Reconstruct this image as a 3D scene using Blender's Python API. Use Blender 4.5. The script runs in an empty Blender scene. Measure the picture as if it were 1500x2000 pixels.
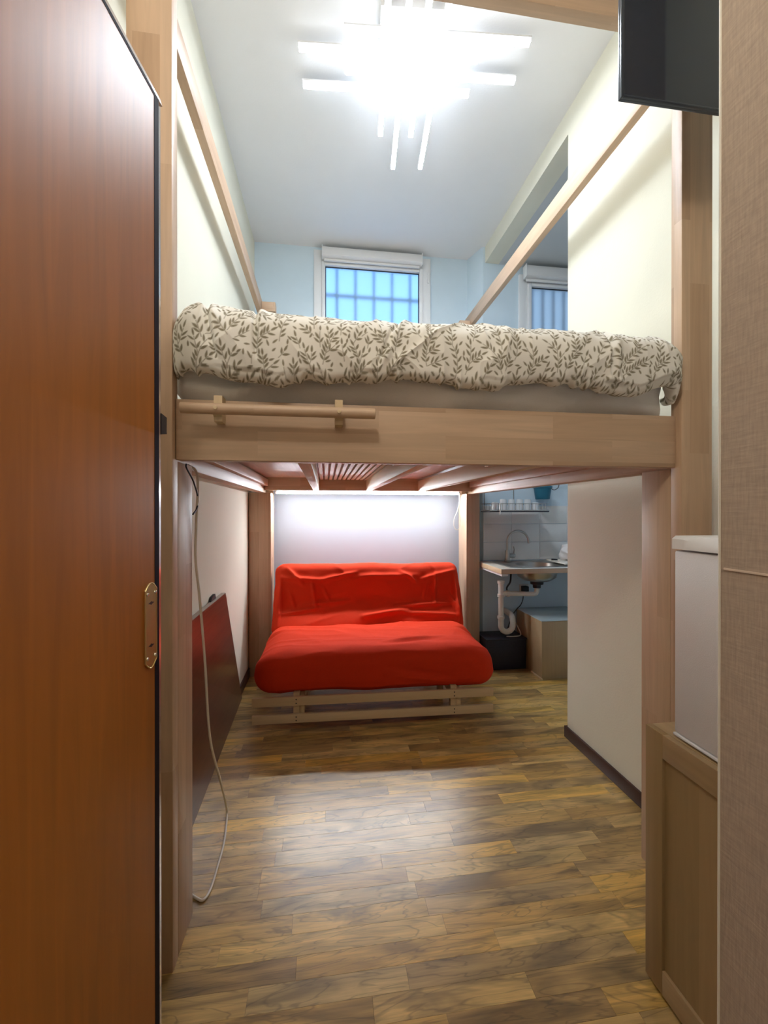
import bpy, bmesh, math, random
import numpy as np
from mathutils import Vector, Matrix
random.seed(5)
RNG = np.random.default_rng(11)
S = bpy.context.scene
C = S.collection
R = math.radians

# ---------------------------------------------------------------- camera, world, exposure
cd = bpy.data.cameras.new('camera')
cam = bpy.data.objects.new('camera', cd)
C.objects.link(cam)
cam.location = (0, 0, 1.26)
cam.rotation_euler = (R(90 - 0.1375), 0, R(-7.9364))
cd.sensor_fit = 'HORIZONTAL'
cd.sensor_width = 36.0
cd.lens = 36.0 * 822.0 / 1500.0
cd.clip_start = 0.02
S.camera = cam

W = bpy.data.worlds.new('daylight')
S.world = W
W.use_nodes = True
bg = W.node_tree.nodes['Background']
bg.inputs[0].default_value = (0.27, 0.55, 1.0, 1)
bg.inputs[1].default_value = 0.8

S.view_settings.view_transform = 'Standard'
S.view_settings.look = 'None'
S.view_settings.gamma = 1.0
S.view_settings.use_curve_mapping = False
S.view_settings.exposure = 1.2

LAMP_E = 27.0     # ceiling light bars
LED_E = 72.0      # strip under the loft bed
HALL_E = 36.0      # small ceiling lamp in the entry behind the camera

# ---------------------------------------------------------------- materials
MATS = {}


def new_mat(name):
    m = bpy.data.materials.new(name)
    m.use_nodes = True
    nt = m.node_tree
    b = nt.nodes['Principled BSDF']
    return m, nt, b


def nd(nt, typ, **kw):
    n = nt.nodes.new(typ)
    for k, v in kw.items():
        setattr(n, k, v)
    return n


def plain(name, col, rough=0.5, metal=0.0, noise=0.04, nscale=30.0, bump=0.0, bscale=200.0, spec=0.5, coat=0.0):
    if name in MATS:
        return MATS[name]
    m, nt, b = new_mat(name)
    b.inputs['Roughness'].default_value = rough
    b.inputs['Metallic'].default_value = metal
    b.inputs['Specular IOR Level'].default_value = spec
    b.inputs['Coat Weight'].default_value = coat
    tc = nd(nt, 'ShaderNodeTexCoord')
    nz = nd(nt, 'ShaderNodeTexNoise')
    nz.inputs['Scale'].default_value = nscale
    nz.inputs['Detail'].default_value = 4
    nt.links.new(tc.outputs['Object'], nz.inputs['Vector'])
    mx = nd(nt, 'ShaderNodeMix', data_type='RGBA')
    mx.inputs['A'].default_value = tuple(c * (1 - noise) for c in col) + (1,)
    mx.inputs['B'].default_value = tuple(min(1, c * (1 + noise)) for c in col) + (1,)
    nt.links.new(nz.outputs['Fac'], mx.inputs['Factor'])
    nt.links.new(mx.outputs['Result'], b.inputs['Base Color'])
    if bump:
        n2 = nd(nt, 'ShaderNodeTexNoise')
        n2.inputs['Scale'].default_value = bscale
        n2.inputs['Detail'].default_value = 3
        nt.links.new(tc.outputs['Object'], n2.inputs['Vector'])
        bp = nd(nt, 'ShaderNodeBump')
        bp.inputs['Strength'].default_value = bump
        bp.inputs['Distance'].default_value = 0.002
        nt.links.new(n2.outputs['Fac'], bp.inputs['Height'])
        nt.links.new(bp.outputs['Normal'], b.inputs['Normal'])
    MATS[name] = m
    return m


def emit(name, col, strength):
    m, nt, b = new_mat(name)
    b.inputs['Base Color'].default_value = col + (1,)
    b.inputs['Emission Color'].default_value = col + (1,)
    b.inputs['Emission Strength'].default_value = strength
    MATS[name] = m
    return m


def wood(name, axis, c1, c2, c3, stave=0.07, length=0.55, rough=0.45, grain=0.12):
    """finger-jointed timber: staves run along the axis"""
    if name in MATS:
        return MATS[name]
    m, nt, b = new_mat(name)
    L = nt.links
    b.inputs['Roughness'].default_value = rough
    tc = nd(nt, 'ShaderNodeTexCoord')
    sp = nd(nt, 'ShaderNodeSeparateXYZ')
    L.new(tc.outputs['Object'], sp.inputs[0])
    o = [i for i in range(3) if i != axis]
    ad = nd(nt, 'ShaderNodeMath', operation='ADD')
    L.new(sp.outputs[o[0]], ad.inputs[0])
    L.new(sp.outputs[o[1]], ad.inputs[1])
    cb = nd(nt, 'ShaderNodeCombineXYZ')
    L.new(sp.outputs[axis], cb.inputs[0])
    L.new(ad.outputs[0], cb.inputs[1])
    br = nd(nt, 'ShaderNodeTexBrick')
    br.offset = 0.37
    br.inputs['Scale'].default_value = 1.0
    br.inputs['Brick Width'].default_value = length
    br.inputs['Row Height'].default_value = stave
    br.inputs['Mortar Size'].default_value = 0.0
    br.inputs['Color1'].default_value = (0, 0, 0, 1)
    br.inputs['Color2'].default_value = (1, 1, 1, 1)
    L.new(cb.outputs[0], br.inputs['Vector'])
    rp = nd(nt, 'ShaderNodeValToRGB')
    e = rp.color_ramp.elements
    e[0].color = c1 + (1,)
    e[1].color = c3 + (1,)
    k = e.new(0.5)
    k.color = c2 + (1,)
    L.new(br.outputs['Color'], rp.inputs[0])
    # grain: noise stretched along the axis
    mp = nd(nt, 'ShaderNodeMapping')
    sc = [38.0, 38.0, 38.0]
    sc[axis] = 2.2
    mp.inputs['Scale'].default_value = sc
    L.new(tc.outputs['Object'], mp.inputs['Vector'])
    vm = nd(nt, 'ShaderNodeVectorMath', operation='ADD')
    L.new(mp.outputs[0], vm.inputs[0])
    L.new(br.outputs['Color'], vm.inputs[1])
    nz = nd(nt, 'ShaderNodeTexNoise')
    nz.inputs['Scale'].default_value = 1.0
    nz.inputs['Detail'].default_value = 6
    nz.inputs['Distortion'].default_value = 1.2
    L.new(vm.outputs[0], nz.inputs['Vector'])
    mr = nd(nt, 'ShaderNodeMapRange')
    mr.inputs['From Min'].default_value = 0.3
    mr.inputs['From Max'].default_value = 0.7
    mr.inputs['To Min'].default_value = 1 - grain
    mr.inputs['To Max'].default_value = 1 + grain * 0.5
    L.new(nz.outputs['Fac'], mr.inputs['Value'])
    ml = nd(nt, 'ShaderNodeMix', data_type='RGBA', blend_type='MULTIPLY')
    ml.inputs['Factor'].default_value = 1
    L.new(rp.outputs[0], ml.inputs['A'])
    L.new(mr.outputs[0], ml.inputs['B'])
    L.new(ml.outputs['Result'], b.inputs['Base Color'])
    bp = nd(nt, 'ShaderNodeBump')
    bp.inputs['Strength'].default_value = 0.15
    bp.inputs['Distance'].default_value = 0.001
    L.new(nz.outputs['Fac'], bp.inputs['Height'])
    L.new(bp.outputs['Normal'], b.inputs['Normal'])
    MATS[name] = m
    return m


BC = ((0.50, 0.335, 0.215), (0.58, 0.405, 0.27), (0.63, 0.455, 0.315))
WX = wood('beech_x', 0, *BC)
WY = wood('beech_y', 1, *BC)
WZ = wood('beech_z', 2, *BC)
PALE = ((0.62, 0.47, 0.28), (0.68, 0.53, 0.33), (0.72, 0.57, 0.37))
PX = wood('pine_x', 0, *PALE, stave=0.5, length=3.0, rough=0.5, grain=0.08)
PY = wood('pine_y', 1, *PALE, stave=0.5, length=3.0, rough=0.5, grain=0.08)
PZ = wood('pine_z', 2, *PALE, stave=0.5, length=3.0, rough=0.5, grain=0.08)
CABZ = wood('cabinet_wood_z', 2, (0.33, 0.225, 0.105), (0.36, 0.245, 0.12), (0.39, 0.265, 0.13), stave=0.12, length=2.0, rough=0.45, grain=0.1)
CABY = wood('cabinet_wood_y', 1, (0.36, 0.245, 0.12), (0.38, 0.26, 0.13), (0.41, 0.28, 0.14), stave=0.12, length=2.0, rough=0.45, grain=0.1)
DOORM = wood('door_veneer', 2, (0.36, 0.115, 0.012), (0.40, 0.132, 0.014), (0.44, 0.15, 0.017), stave=0.33, length=4.0, rough=0.40, grain=0.16)
DOORM.node_tree.nodes['Principled BSDF'].inputs['Specular IOR Level'].default_value = 0.5
DOORM.node_tree.nodes['Principled BSDF'].inputs['Coat Weight'].default_value = 0.0
DOORM.node_tree.nodes['Principled BSDF'].inputs['Coat Roughness'].default_value = 0.32
BOARDM = wood('walnut_board', 1, (0.115, 0.04, 0.022), (0.13, 0.046, 0.025), (0.15, 0.055, 0.03), stave=0.3, length=3.0, rough=0.28, grain=0.35)

WHITE = plain('wall_cream', (0.80, 0.785, 0.66), 0.85, noise=0.02, nscale=6, bump=0.25, bscale=140)
CEIL = plain('ceiling_white', (0.84, 0.85, 0.865), 0.9, noise=0.02, nscale=5, bump=0.2, bscale=120)
BLUE = plain('wall_blue', (0.64, 0.78, 0.88), 0.8, noise=0.04, nscale=5, bump=0.25, bscale=120)
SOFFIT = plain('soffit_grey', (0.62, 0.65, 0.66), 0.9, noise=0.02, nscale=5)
HALLW = plain('hall_wall', (0.82, 0.76, 0.66), 0.9, noise=0.03, nscale=6)
DARKT = plain('dark_trim', (0.055, 0.022, 0.018), 0.4, noise=0.1)
WPLAST = plain('white_plastic', (0.80, 0.80, 0.80), 0.35, noise=0.01)
WFRAME = plain('window_white', (0.82, 0.84, 0.86), 0.4, noise=0.01)
BLACKP = plain('black_plastic', (0.012, 0.012, 0.018), 0.45, noise=0.05)
STEEL = plain('steel', (0.50, 0.48, 0.45), 0.3, 1.0, noise=0.04)
CHROME = plain('chrome', (0.75, 0.74, 0.72), 0.15, 1.0, noise=0.02)
BRASS = plain('brass', (0.68, 0.55, 0.27), 0.33, 1.0, noise=0.06, nscale=80)
PVC = plain('pvc', (0.80, 0.77, 0.70), 0.4, noise=0.03)
CABLEW = plain('cable_white', (0.78, 0.74, 0.66), 0.5, noise=0.02)
LENS = emit('lamp_lens', (0.86, 0.92, 1.0), LAMP_E)
DIFF = emit('lamp_diffuser', (0.86, 0.92, 1.0), LAMP_E * .03)
LEDM = emit('led_diffuser', (0.88, 0.94, 1.0), LED_E)


def weave(name, col, sc=420.0, bump=0.5, rough=0.9, var=0.12):
    m, nt, b = new_mat(name)
    L = nt.links
    b.inputs['Roughness'].default_value = rough
    b.inputs['Specular IOR Level'].default_value = 0.2
    tc = nd(nt, 'ShaderNodeTexCoord')
    outs = []
    for s3 in ((0.12, 0.12, 1.0), (1.0, 1.0, 0.12)):
        mp = nd(nt, 'ShaderNodeMapping')
        mp.inputs['Scale'].default_value = tuple(s * sc for s in s3)
        L.new(tc.outputs['Object'], mp.inputs['Vector'])
        nz = nd(nt, 'ShaderNodeTexNoise')
        nz.inputs['Scale'].default_value = 1.0
        nz.inputs['Detail'].default_value = 2
        L.new(mp.outputs[0], nz.inputs['Vector'])
        outs.append(nz.outputs['Fac'])
    ad = nd(nt, 'ShaderNodeMath', operation='ADD')
    L.new(outs[0], ad.inputs[0])
    L.new(outs[1], ad.inputs[1])
    mr = nd(nt, 'ShaderNodeMapRange')
    mr.inputs['From Min'].default_value = 0.7
    mr.inputs['From Max'].default_value = 1.3
    mr.inputs['To Min'].default_value = 1 - var
    mr.inputs['To Max'].default_value = 1 + var
    L.new(ad.outputs[0], mr.inputs['Value'])
    ml = nd(nt, 'ShaderNodeMix', data_type='RGBA', blend_type='MULTIPLY')
    ml.inputs['Factor'].default_value = 1
    ml.inputs['A'].default_value = col + (1,)
    L.new(mr.outputs[0], ml.inputs['B'])
    L.new(ml.outputs['Result'], b.inputs['Base Color'])
    bp = nd(nt, 'ShaderNodeBump')
    bp.inputs['Strength'].default_value = bump
    bp.inputs['Distance'].default_value = 0.001
    L.new(ad.outputs[0], bp.inputs['Height'])
    L.new(bp.outputs['Normal'], b.inputs['Normal'])
    MATS[name] = m
    return m


WALLPAPER = weave('woven_wallpaper', (0.43, 0.345, 0.28), 300, 0.3, 0.85, 0.10)
REDC = weave('red_cotton', (0.72, 0.046, 0.012), 700, 0.15, 0.85, 0.05)
SHEETM = weave('grey_sheet', (0.85, 0.83, 0.80), 900, 0.1, 0.9, 0.03)


def floor_material():
    m, nt, b = new_mat('plank_laminate')
    L = nt.links
    b.inputs['Roughness'].default_value = 0.33
    b.inputs['Specular IOR Level'].default_value = 0.8
    b.inputs['Coat Weight'].default_value = 0.6
    b.inputs['Coat Roughness'].default_value = 0.3
    ge = nd(nt, 'ShaderNodeNewGeometry')
    oi = nd(nt, 'ShaderNodeObjectInfo')
    off = nd(nt, 'ShaderNodeVectorMath', operation='SCALE')
    cb = nd(nt, 'ShaderNodeCombineXYZ')
    for i in range(3):
        L.new(oi.outputs['Random'], cb.inputs[i])
    L.new(cb.outputs[0], off.inputs[0])
    off.inputs['Scale'].default_value = 37.0
    ad = nd(nt, 'ShaderNodeVectorMath', operation='ADD')
    L.new(ge.outputs['Position'], ad.inputs[0])
    L.new(off.outputs[0], ad.inputs[1])
    rp = nd(nt, 'ShaderNodeValToRGB')
    e = rp.color_ramp.elements
    rp.color_ramp.interpolation = 'LINEAR'
    cols = [(0.0, (0.682, 0.432, 0.111)), (0.2, (0.396, 0.254, 0.089)), (0.4, (0.726, 0.497, 0.170)), (0.55, (0.506, 0.346, 0.136)),
            (0.75, (0.836, 0.529, 0.102)), (0.9, (0.682, 0.508, 0.212)), (1.0, (0.418, 0.270, 0.102))]
    e[0].position = 0
    e[0].color = cols[0][1] + (1,)
    e[1].position = 1
    e[1].color = cols[-1][1] + (1,)
    for p, c in cols[1:-1]:
        k = e.new(p)
        k.color = c + (1,)
    L.new(oi.outputs['Random'], rp.inputs[0])

    def noise(scale, detail, dist, lo, hi, tmin, tmax):
        mp = nd(nt, 'ShaderNodeMapping')
        mp.inputs['Scale'].default_value = scale
        L.new(ad.outputs[0], mp.inputs['Vector'])
        nz = nd(nt, 'ShaderNodeTexNoise')
        nz.inputs['Scale'].default_value = 1
        nz.inputs['Detail'].default_value = detail
        nz.inputs['Distortion'].default_value = dist
        L.new(mp.outputs[0], nz.inputs['Vector'])
        mr = nd(nt, 'ShaderNodeMapRange')
        mr.inputs['From Min'].default_value = lo
        mr.inputs['From Max'].default_value = hi
        mr.inputs['To Min'].default_value = tmin
        mr.inputs['To Max'].default_value = tmax
        L.new(nz.outputs['Fac'], mr.inputs['Value'])
        return mr.outputs[0]
    big = noise((2.6, 13, 1), 3, 1.4, 0.32, 0.6, 0.45, 1.1)     # dark cloudy figure
    fine = noise((8, 170, 1), 5, 0.6, 0.3, 0.7, 0.82, 1.12)    # fine grain
    vein = noise((1.6, 9, 1), 2, 3.5, 0.47, 0.50, 1.0, 0.0)    # ring lines
    vein2 = noise((1.6, 9, 1), 2, 3.5, 0.50, 0.53, 0.0, 1.0)
    mxv = nd(nt, 'ShaderNodeMath', operation='MAXIMUM')
    L.new(vein, mxv.inputs[0])
    L.new(vein2, mxv.inputs[1])
    vr = nd(nt, 'ShaderNodeMapRange')
    vr.inputs['To Min'].default_value = 0.62
    vr.inputs['To Max'].default_value = 1.0
    L.new(mxv.outputs[0], vr.inputs['Value'])
    m1 = nd(nt, 'ShaderNodeMath', operation='MULTIPLY')
    L.new(big, m1.inputs[0])
    L.new(fine, m1.inputs[1])
    m2 = nd(nt, 'ShaderNodeMath', operation='MULTIPLY')
    L.new(m1.outputs[0], m2.inputs[0])
    L.new(vr.outputs[0], m2.inputs[1])
    ml = nd(nt, 'ShaderNodeMix', data_type='RGBA', blend_type='MULTIPLY')
    ml.inputs['Factor'].default_value = 1
    L.new(rp.outputs[0], ml.inputs['A'])
    L.new(m2.outputs[0], ml.inputs['B'])
    L.new(ml.outputs['Result'], b.inputs['Base Color'])
    bp = nd(nt, 'ShaderNodeBump')
    bp.inputs['Strength'].default_value = 0.12
    bp.inputs['Distance'].default_value = 0.0008
    L.new(m1.outputs[0], bp.inputs['Height'])
    L.new(bp.outputs['Normal'], b.inputs['Normal'])
    return m


FLOORM = floor_material()
GROUT = plain('joint_dark', (0.10, 0.07, 0.04), 0.8)


def frosted(name, col, rough):
    m, nt, b = new_mat(name)
    b.inputs['Base Color'].default_value = col + (1,)
    b.inputs['Transmission Weight'].default_value = 1.0
    b.inputs['Roughness'].default_value = rough
    b.inputs['IOR'].default_value = 1.3
    return m


GLASS1 = frosted('frosted_glass', (0.92, 0.97, 1.0), 0.5)
GLASS2 = frosted('frosted_dulled_glass', (0.70, 0.55, 0.45), 0.5)  # brown tint stands in for shaded daylight, dulling the blue sky behind
CLEAR = frosted('clear_glass', (0.95, 0.97, 0.97), 0.02)


# ---------------------------------------------------------------- mesh helpers
BASE = {}


class MB:
    def __init__(self):
        self.v = []
        self.f = []

    def add(self, vs, fs):
        n = len(self.v)
        self.v += [tuple(v) for v in vs]
        self.f += [tuple(i + n for i in f) for f in fs]
        return self

    def box(self, x0, x1, y0, y1, z0, z1, bev=0.0):
        bm = bmesh.new()
        bmesh.ops.create_cube(bm, size=1.0)
        for v in bm.verts:
            v.co = Vector((x0 + (v.co.x + .5) * (x1 - x0), y0 + (v.co.y + .5) * (y1 - y0), z0 + (v.co.z + .5) * (z1 - z0)))
        if bev > 0:
            bmesh.ops.bevel(bm, geom=list(bm.edges), offset=bev, segments=2, affect='EDGES', profile=0.5)
        return self.addbm(bm)

    def addbm(self, bm):
        bm.verts.ensure_lookup_table()
        bm.verts.index_update()
        self.add([v.co for v in bm.verts], [[v.index for v in f.verts] for f in bm.faces])
        bm.free()
        return self

    def prism(self, pts, d):
        """polygon pts (3d list) extruded by vector d"""
        n = len(pts)
        d = Vector(d)
        P = [Vector(p) for p in pts]
        vs = P + [p + d for p in P]
        fs = [list(range(n))[::-1], list(range(n, 2 * n))]
        for i in range(n):
            j = (i + 1) % n
            fs.append((i, j, n + j, n + i))
        return self.add(vs, fs)

    def tube(self, pts, r, seg=10, closed=False, cap=True):
        P = [Vector(p) for p in pts]
        n = len(P)
        rr = r if hasattr(r, '__len__') else [r] * n
        vs = []
        t0 = None
        nrm = None
        for i, p in enumerate(P):
            if closed:
                t = (P[(i + 1) % n] - P[i - 1]).normalized()
            else:
                t = (P[min(i + 1, n - 1)] - P[max(i - 1, 0)]).normalized()
            if nrm is None:
                a = Vector((0, 0, 1)) if abs(t.z) < 0.9 else Vector((1, 0, 0))
                nrm = t.cross(a).normalized()
            else:
                nrm = (nrm - t * nrm.dot(t)).normalized()
            b = t.cross(nrm)
            for k in range(seg):
                a = 2 * math.pi * k / seg
                vs.append(p + (nrm * math.cos(a) + b * math.sin(a)) * rr[i])
        fs = []
        m = n if closed else n - 1
        for i in range(m):
            j = (i + 1) % n
            for k in range(seg):
                l = (k + 1) % seg
                fs.append((i * seg + k, i * seg + l, j * seg + l, j * seg + k))
        if cap and not closed:
            fs.append(list(range(seg))[::-1])
            fs.append(list(range((n - 1) * seg, n * seg)))
        return self.add(vs, fs)

    def lathe(self, prof, c=(0, 0, 0), seg=24, axis='Z'):
        vs = []
        for (r, z) in prof:
            for k in range(seg):
                a = 2 * math.pi * k / seg
                if axis == 'Z':
                    vs.append((c[0] + r * math.cos(a), c[1] + r * math.sin(a), c[2] + z))
                elif axis == 'Y':
                    vs.append((c[0] + r * math.cos(a), c[1] + z, c[2] + r * math.sin(a)))
                else:
                    vs.append((c[0] + z, c[1] + r * math.cos(a), c[2] + r * math.sin(a)))
        fs = []
        for i in range(len(prof) - 1):
            for k in range(seg):
                l = (k + 1) % seg
                fs.append((i * seg + k, i * seg + l, (i + 1) * seg + l, (i + 1) * seg + k))
        return self.add(vs, fs)


def spline(pts, n=12):
    """Catmull-Rom through the points"""
    P = [Vector(p) for p in pts]
    P = [P[0] * 2 - P[1]] + P + [P[-1] * 2 - P[-2]]
    out = []
    for i in range(1, len(P) - 2):
        for k in range(n):
            t = k / n
            a, b, c, d = P[i - 1:i + 3]
            out.append(0.5 * (2 * b + (c - a) * t + (2 * a - 5 * b + 4 * c - d) * t * t + (3 * b - a - 3 * c + d) * t ** 3))
    out.append(P[-2])
    return out


def link(o, parent=None):
    C.objects.link(o)
    if parent is not None:
        o.parent = parent


def tag(o, label, cat, group=None, kind=None):
    if label:
        o['label'] = label
    if cat:
        o['category'] = cat
    if group:
        o['group'] = group
    if kind:
        o['kind'] = kind
    return o


def thing(name, loc, label, cat, group=None, rz=0.0):
    o = bpy.data.objects.new(name, None)
    o.empty_display_size = 0.1
    o.location = loc
    o.rotation_euler = (0, 0, rz)
    C.objects.link(o)
    BASE[o.name] = Vector(loc)
    return tag(o, label, cat, group)


def base_of(o):
    return BASE[o.name]


def finish(me, mat, smooth):
    me.materials.append(mat)
    if smooth is True:
        me.polygons.foreach_set('use_smooth', [True] * len(me.polygons))
    elif smooth:
        me.polygons.foreach_set('use_smooth', [True] * len(me.polygons))
        me.set_sharp_from_angle(angle=R(smooth))
    me.update()


def obj(name, mb, mat, parent=None, smooth=40, local=False, fix=True):
    """one mesh object; world coordinates unless local"""
    vs = np.array(mb.v, float)
    if local:
        b = base_of(parent)
        sh = Vector((0, 0, 0))
    elif parent is not None:
        b = base_of(parent)
        sh = b
    else:
        lo, hi = vs.min(0), vs.max(0)
        b = Vector(((lo[0] + hi[0]) / 2, (lo[1] + hi[1]) / 2, lo[2]))
        sh = b
    vs = vs - np.array(sh)
    me = bpy.data.meshes.new(name)
    me.from_pydata(vs.tolist(), [], mb.f)
    if fix:
        bm = bmesh.new()
        bm.from_mesh(me)
        bmesh.ops.recalc_face_normals(bm, faces=bm.faces)
        bm.to_mesh(me)
        bm.free()
    finish(me, mat, smooth)
    o = bpy.data.objects.new(name, me)
    if parent is None:
        o.location = b
    link(o, parent)
    BASE[o.name] = b
    return o


def struct(name, mb, mat, parent=None, smooth=40):
    o = obj(name, mb, mat, parent, smooth)
    if parent is None:
        o['kind'] = 'structure'
    return o


def bx(*a, **k):
    return MB().box(*a, **k)


# numpy noise --------------------------------------------------
LAT = RNG.random((256, 256))


def vnoise(x, y):
    xi = np.floor(x).astype(int)
    yi = np.floor(y).astype(int)
    fx = x - xi
    fy = y - yi
    fx = fx * fx * fx * (fx * (fx * 6 - 15) + 10)
    fy = fy * fy * fy * (fy * (fy * 6 - 15) + 10)
    g = lambda a, b: LAT[a % 256, b % 256]
    return (g(xi, yi) * (1 - fx) + g(xi + 1, yi) * fx) * (1 - fy) + (g(xi, yi + 1) * (1 - fx) + g(xi + 1, yi + 1) * fx) * fy


def fbm(x, y, o=3):
    s = 0
    a = 0.5
    for i in range(o):
        s = s + a * vnoise(x * 2 ** i + 17.3 * i, y * 2 ** i + 5.1 * i)
        a *= 0.5
    return s


def ridge(x, y):
    return 1 - np.abs(2 * vnoise(x, y) - 1)


def soft_box(w, d, h, r, step, disp=None, power=None):
    """rounded block centred on x,y with its bottom at z=0; disp(p, n) -> displaced p"""
    hx, hy, hz = w / 2, d / 2, h / 2

    def lin(a):
        n = max(4, int(2 * a / step))
        return np.linspace(-a, a, n + 1)
    gx, gy, gz = lin(hx), lin(hy), lin(hz)
    V = []
    Fc = []

    def face(A, B, fn, flip):
        n0 = sum(len(v) for v in V)
        a, b = np.meshgrid(A, B, indexing='ij')
        V.append(fn(a.ravel(), b.ravel()))
        na, nb = len(A), len(B)
        i, j = np.meshgrid(np.arange(na - 1), np.arange(nb - 1), indexing='ij')
        q = np.stack([i * nb + j, (i + 1) * nb + j, (i + 1) * nb + j + 1, i * nb + j + 1], -1).reshape(-1, 4) + n0
        Fc.append(q[:, ::-1] if flip else q)
    for s, fl in ((1, False), (-1, True)):
        face(gx, gy, lambda a, b: np.stack([a, b, np.full_like(a, s * hz)], 1), fl)
        face(gy, gz, lambda a, b: np.stack([np.full_like(a, s * hx), a, b], 1), fl)
        face(gz, gx, lambda a, b: np.stack([b, np.full_like(a, s * hy), a], 1), fl)
    P = np.concatenate(V)
    Fq = np.concatenate(Fc)
    key = np.round(P * 1e5).astype(np.int64)
    _, idx, inv = np.unique(key, axis=0, return_index=True, return_inverse=True)
    P = P[idx]
    Fq = inv.reshape(-1)[Fq]
    lim = np.array([hx, hy, hz]) - r
    lim = np.maximum(lim, 0.001)
    inner = np.clip(P, -lim, lim)
    dv = P - inner
    n = dv / np.maximum(np.linalg.norm(dv, axis=1, keepdims=True), 1e-9)
    P = inner + n * r
    P[:, 2] += hz
    if disp is not None:
        P = disp(P, n)
    mb = MB()
    mb.v = [tuple(p) for p in P.tolist()]
    mb.f = [tuple(q) for q in Fq.tolist()]
    return mb


# ---------------------------------------------------------------- room constants
XL, XR = -0.58, 1.335
YB, YK = 3.60, 3.40
ZC, ZS = 3.486, 3.35
YE = 2.177
YH = -1.6
XK = 2.65
XN, YN = 0.528, 0.50          # entry block corner
PL, PR = -0.4115, 1.1375      # inner faces of the bed posts

# ---------------------------------------------------------------- the setting
fl = struct('floor', bx(XL - .1, XK + .1, YH - .1, YB + .1, -0.12, -0.006), GROUT)
# planks laid across the room
PW = 0.0635
pm = {}


def plank_mesh(w, d):
    k = (round(w, 3), round(d, 4))
    if k not in pm:
        mb = bx(-w / 2, w / 2, -d / 2, d / 2, -0.006, 0.0)
        me = bpy.data.meshes.new('plank')
        bm = bmesh.new()
        for v in mb.v:
            bm.verts.new(v)
        bm.verts.ensure_lookup_table()
        for f in mb.f:
            bm.faces.new([bm.verts[i] for i in f])
        top = [e for e in bm.edges if all(v.co.z > -1e-6 for v in e.verts)]
        bmesh.ops.bevel(bm, geom=top, offset=0.0003, segments=1, affect='EDGES')
        bmesh.ops.recalc_face_normals(bm, faces=bm.faces)
        bm.to_mesh(me)
        bm.free()
        me.materials.append(FLOORM)
        pm[k] = me
    return pm[k]


pr = random.Random(3)
flb = base_of(fl)


def lay_row(y0, y1, xa, xb, lens):
    x = xa - pr.choice((0, .1, .2, .3)) * 1.0
    while x < xb - 0.01:
        w = pr.choice(lens)
        a, b2 = max(x, xa), min(x + w, xb)
        if xb - b2 < 0.06:
            b2 = xb
        if b2 - a > 0.03:
            o = bpy.data.objects.new('plank', plank_mesh(b2 - a - 0.0003, y1 - y0 - 0.0003))
            o.location = Vector(((a + b2) / 2, (y0 + y1) / 2, 0)) - flb
            link(o, fl)
        x = b2 if b2 == xb else x + w


y = 0.83
while y < YB - 0.01:
    y1 = min(y + PW, YB)
    xb = XR - 0.001 if y1 <= YE + .02 else 2.25
    lay_row(y, y1, XL, xb, (0.34, 0.42, 0.5, 0.58, 0.66))
    y = y1
ent = obj('entry_boarding', bx(XL, XN, YH, 0.83, -0.006, 0), FLOORM, fl)
ent2 = obj('entry_boarding', bx(XN, XR, YN, 0.83, -0.006, 0), FLOORM, fl)
ent3 = obj('nook_boarding', bx(2.25, XK, YE, YB, -0.006, 0), FLOORM, fl)

struct('ceiling', bx(XL - .1, XK + .1, YH - .1, YB + .1, ZC, ZC + .1), CEIL)
struct('wall_left', bx(XL - .1, XL, YH - .1, YB + .1, -.1, ZC + .02), WHITE)
struct('wall_right', bx(XR, XR + .12, YN, YE, -.1, ZC + .02), WHITE)
struct('wall_nook_front', bx(XR + .12, XK + .1, YE - .12, YE, -.1, ZS + .02), BLUE)
struct('wall_nook_right', bx(XK, XK + .1, YE, YB + .1, -.1, ZC), BLUE)
struct('wall_rear', bx(XL, XN, YH - .1, YH, -.1, ZC + .02), HALLW)
# dropped beam and lower ceiling of the kitchen nook
struct('trim_1', bx(XR, XR + .12, YE, YK, ZS, ZC + .01), WHITE)
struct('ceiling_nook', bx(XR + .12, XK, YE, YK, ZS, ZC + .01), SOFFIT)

# back wall with window opening
WX0, WX1, WZ0, WZ1 = -0.095, 0.909, 2.30, 3.455
bw = MB()
bw.box(XL, WX0, YB, YB + .22, -.1, ZC + .02)
bw.box(WX1, 1.247, YB, YB + .22, -.1, ZC + .02)
bw.box(WX0, WX1, YB, YB + .22, -.1, WZ0)
bw.box(WX0, WX1, YB, YB + .22, WZ1, ZC + .02)
struct('wall_back', bw, BLUE)
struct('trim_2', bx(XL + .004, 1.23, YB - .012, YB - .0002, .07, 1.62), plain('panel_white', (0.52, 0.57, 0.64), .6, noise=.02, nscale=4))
# kitchen back wall, nearer, with a splayed corner and its own window
KX0, KX1, KZ0, KZ1 = 1.63, 2.45, 2.25, 3.27
kw = MB()
kw.prism([(1.247, YB, -.1), (1.247, YB + .2, -.1), (KX0, YB + .2, -.1), (KX0, YK, -.1), (1.315, YK, -.1)], (0, 0, ZC + .1))
kw.box(KX0, KX1, YK, YK + .2, -.1, KZ0)
kw.box(KX0, KX1, YK, YK + .2, KZ1, ZC)
kw.box(KX1, XK + .1, YK, YK + .2, -.1, ZC)
kwall = struct('wall_kitchen', kw, BLUE)
TILE = plain('tile_white', (0.84, 0.85, 0.83), 0.3, noise=0.02)
tmesh = None
for iz, (z0, z1) in enumerate(((0.845, 0.995), (0.997, 1.150), (1.152, 1.304))):
    for ix in range(5):
        x0 = 1.318 + ix * 0.252
        t = obj('tile', bx(x0, x0 + 0.25, YK - .008, YK + .002, z0, z1, bev=.0015), TILE, kwall)

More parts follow.
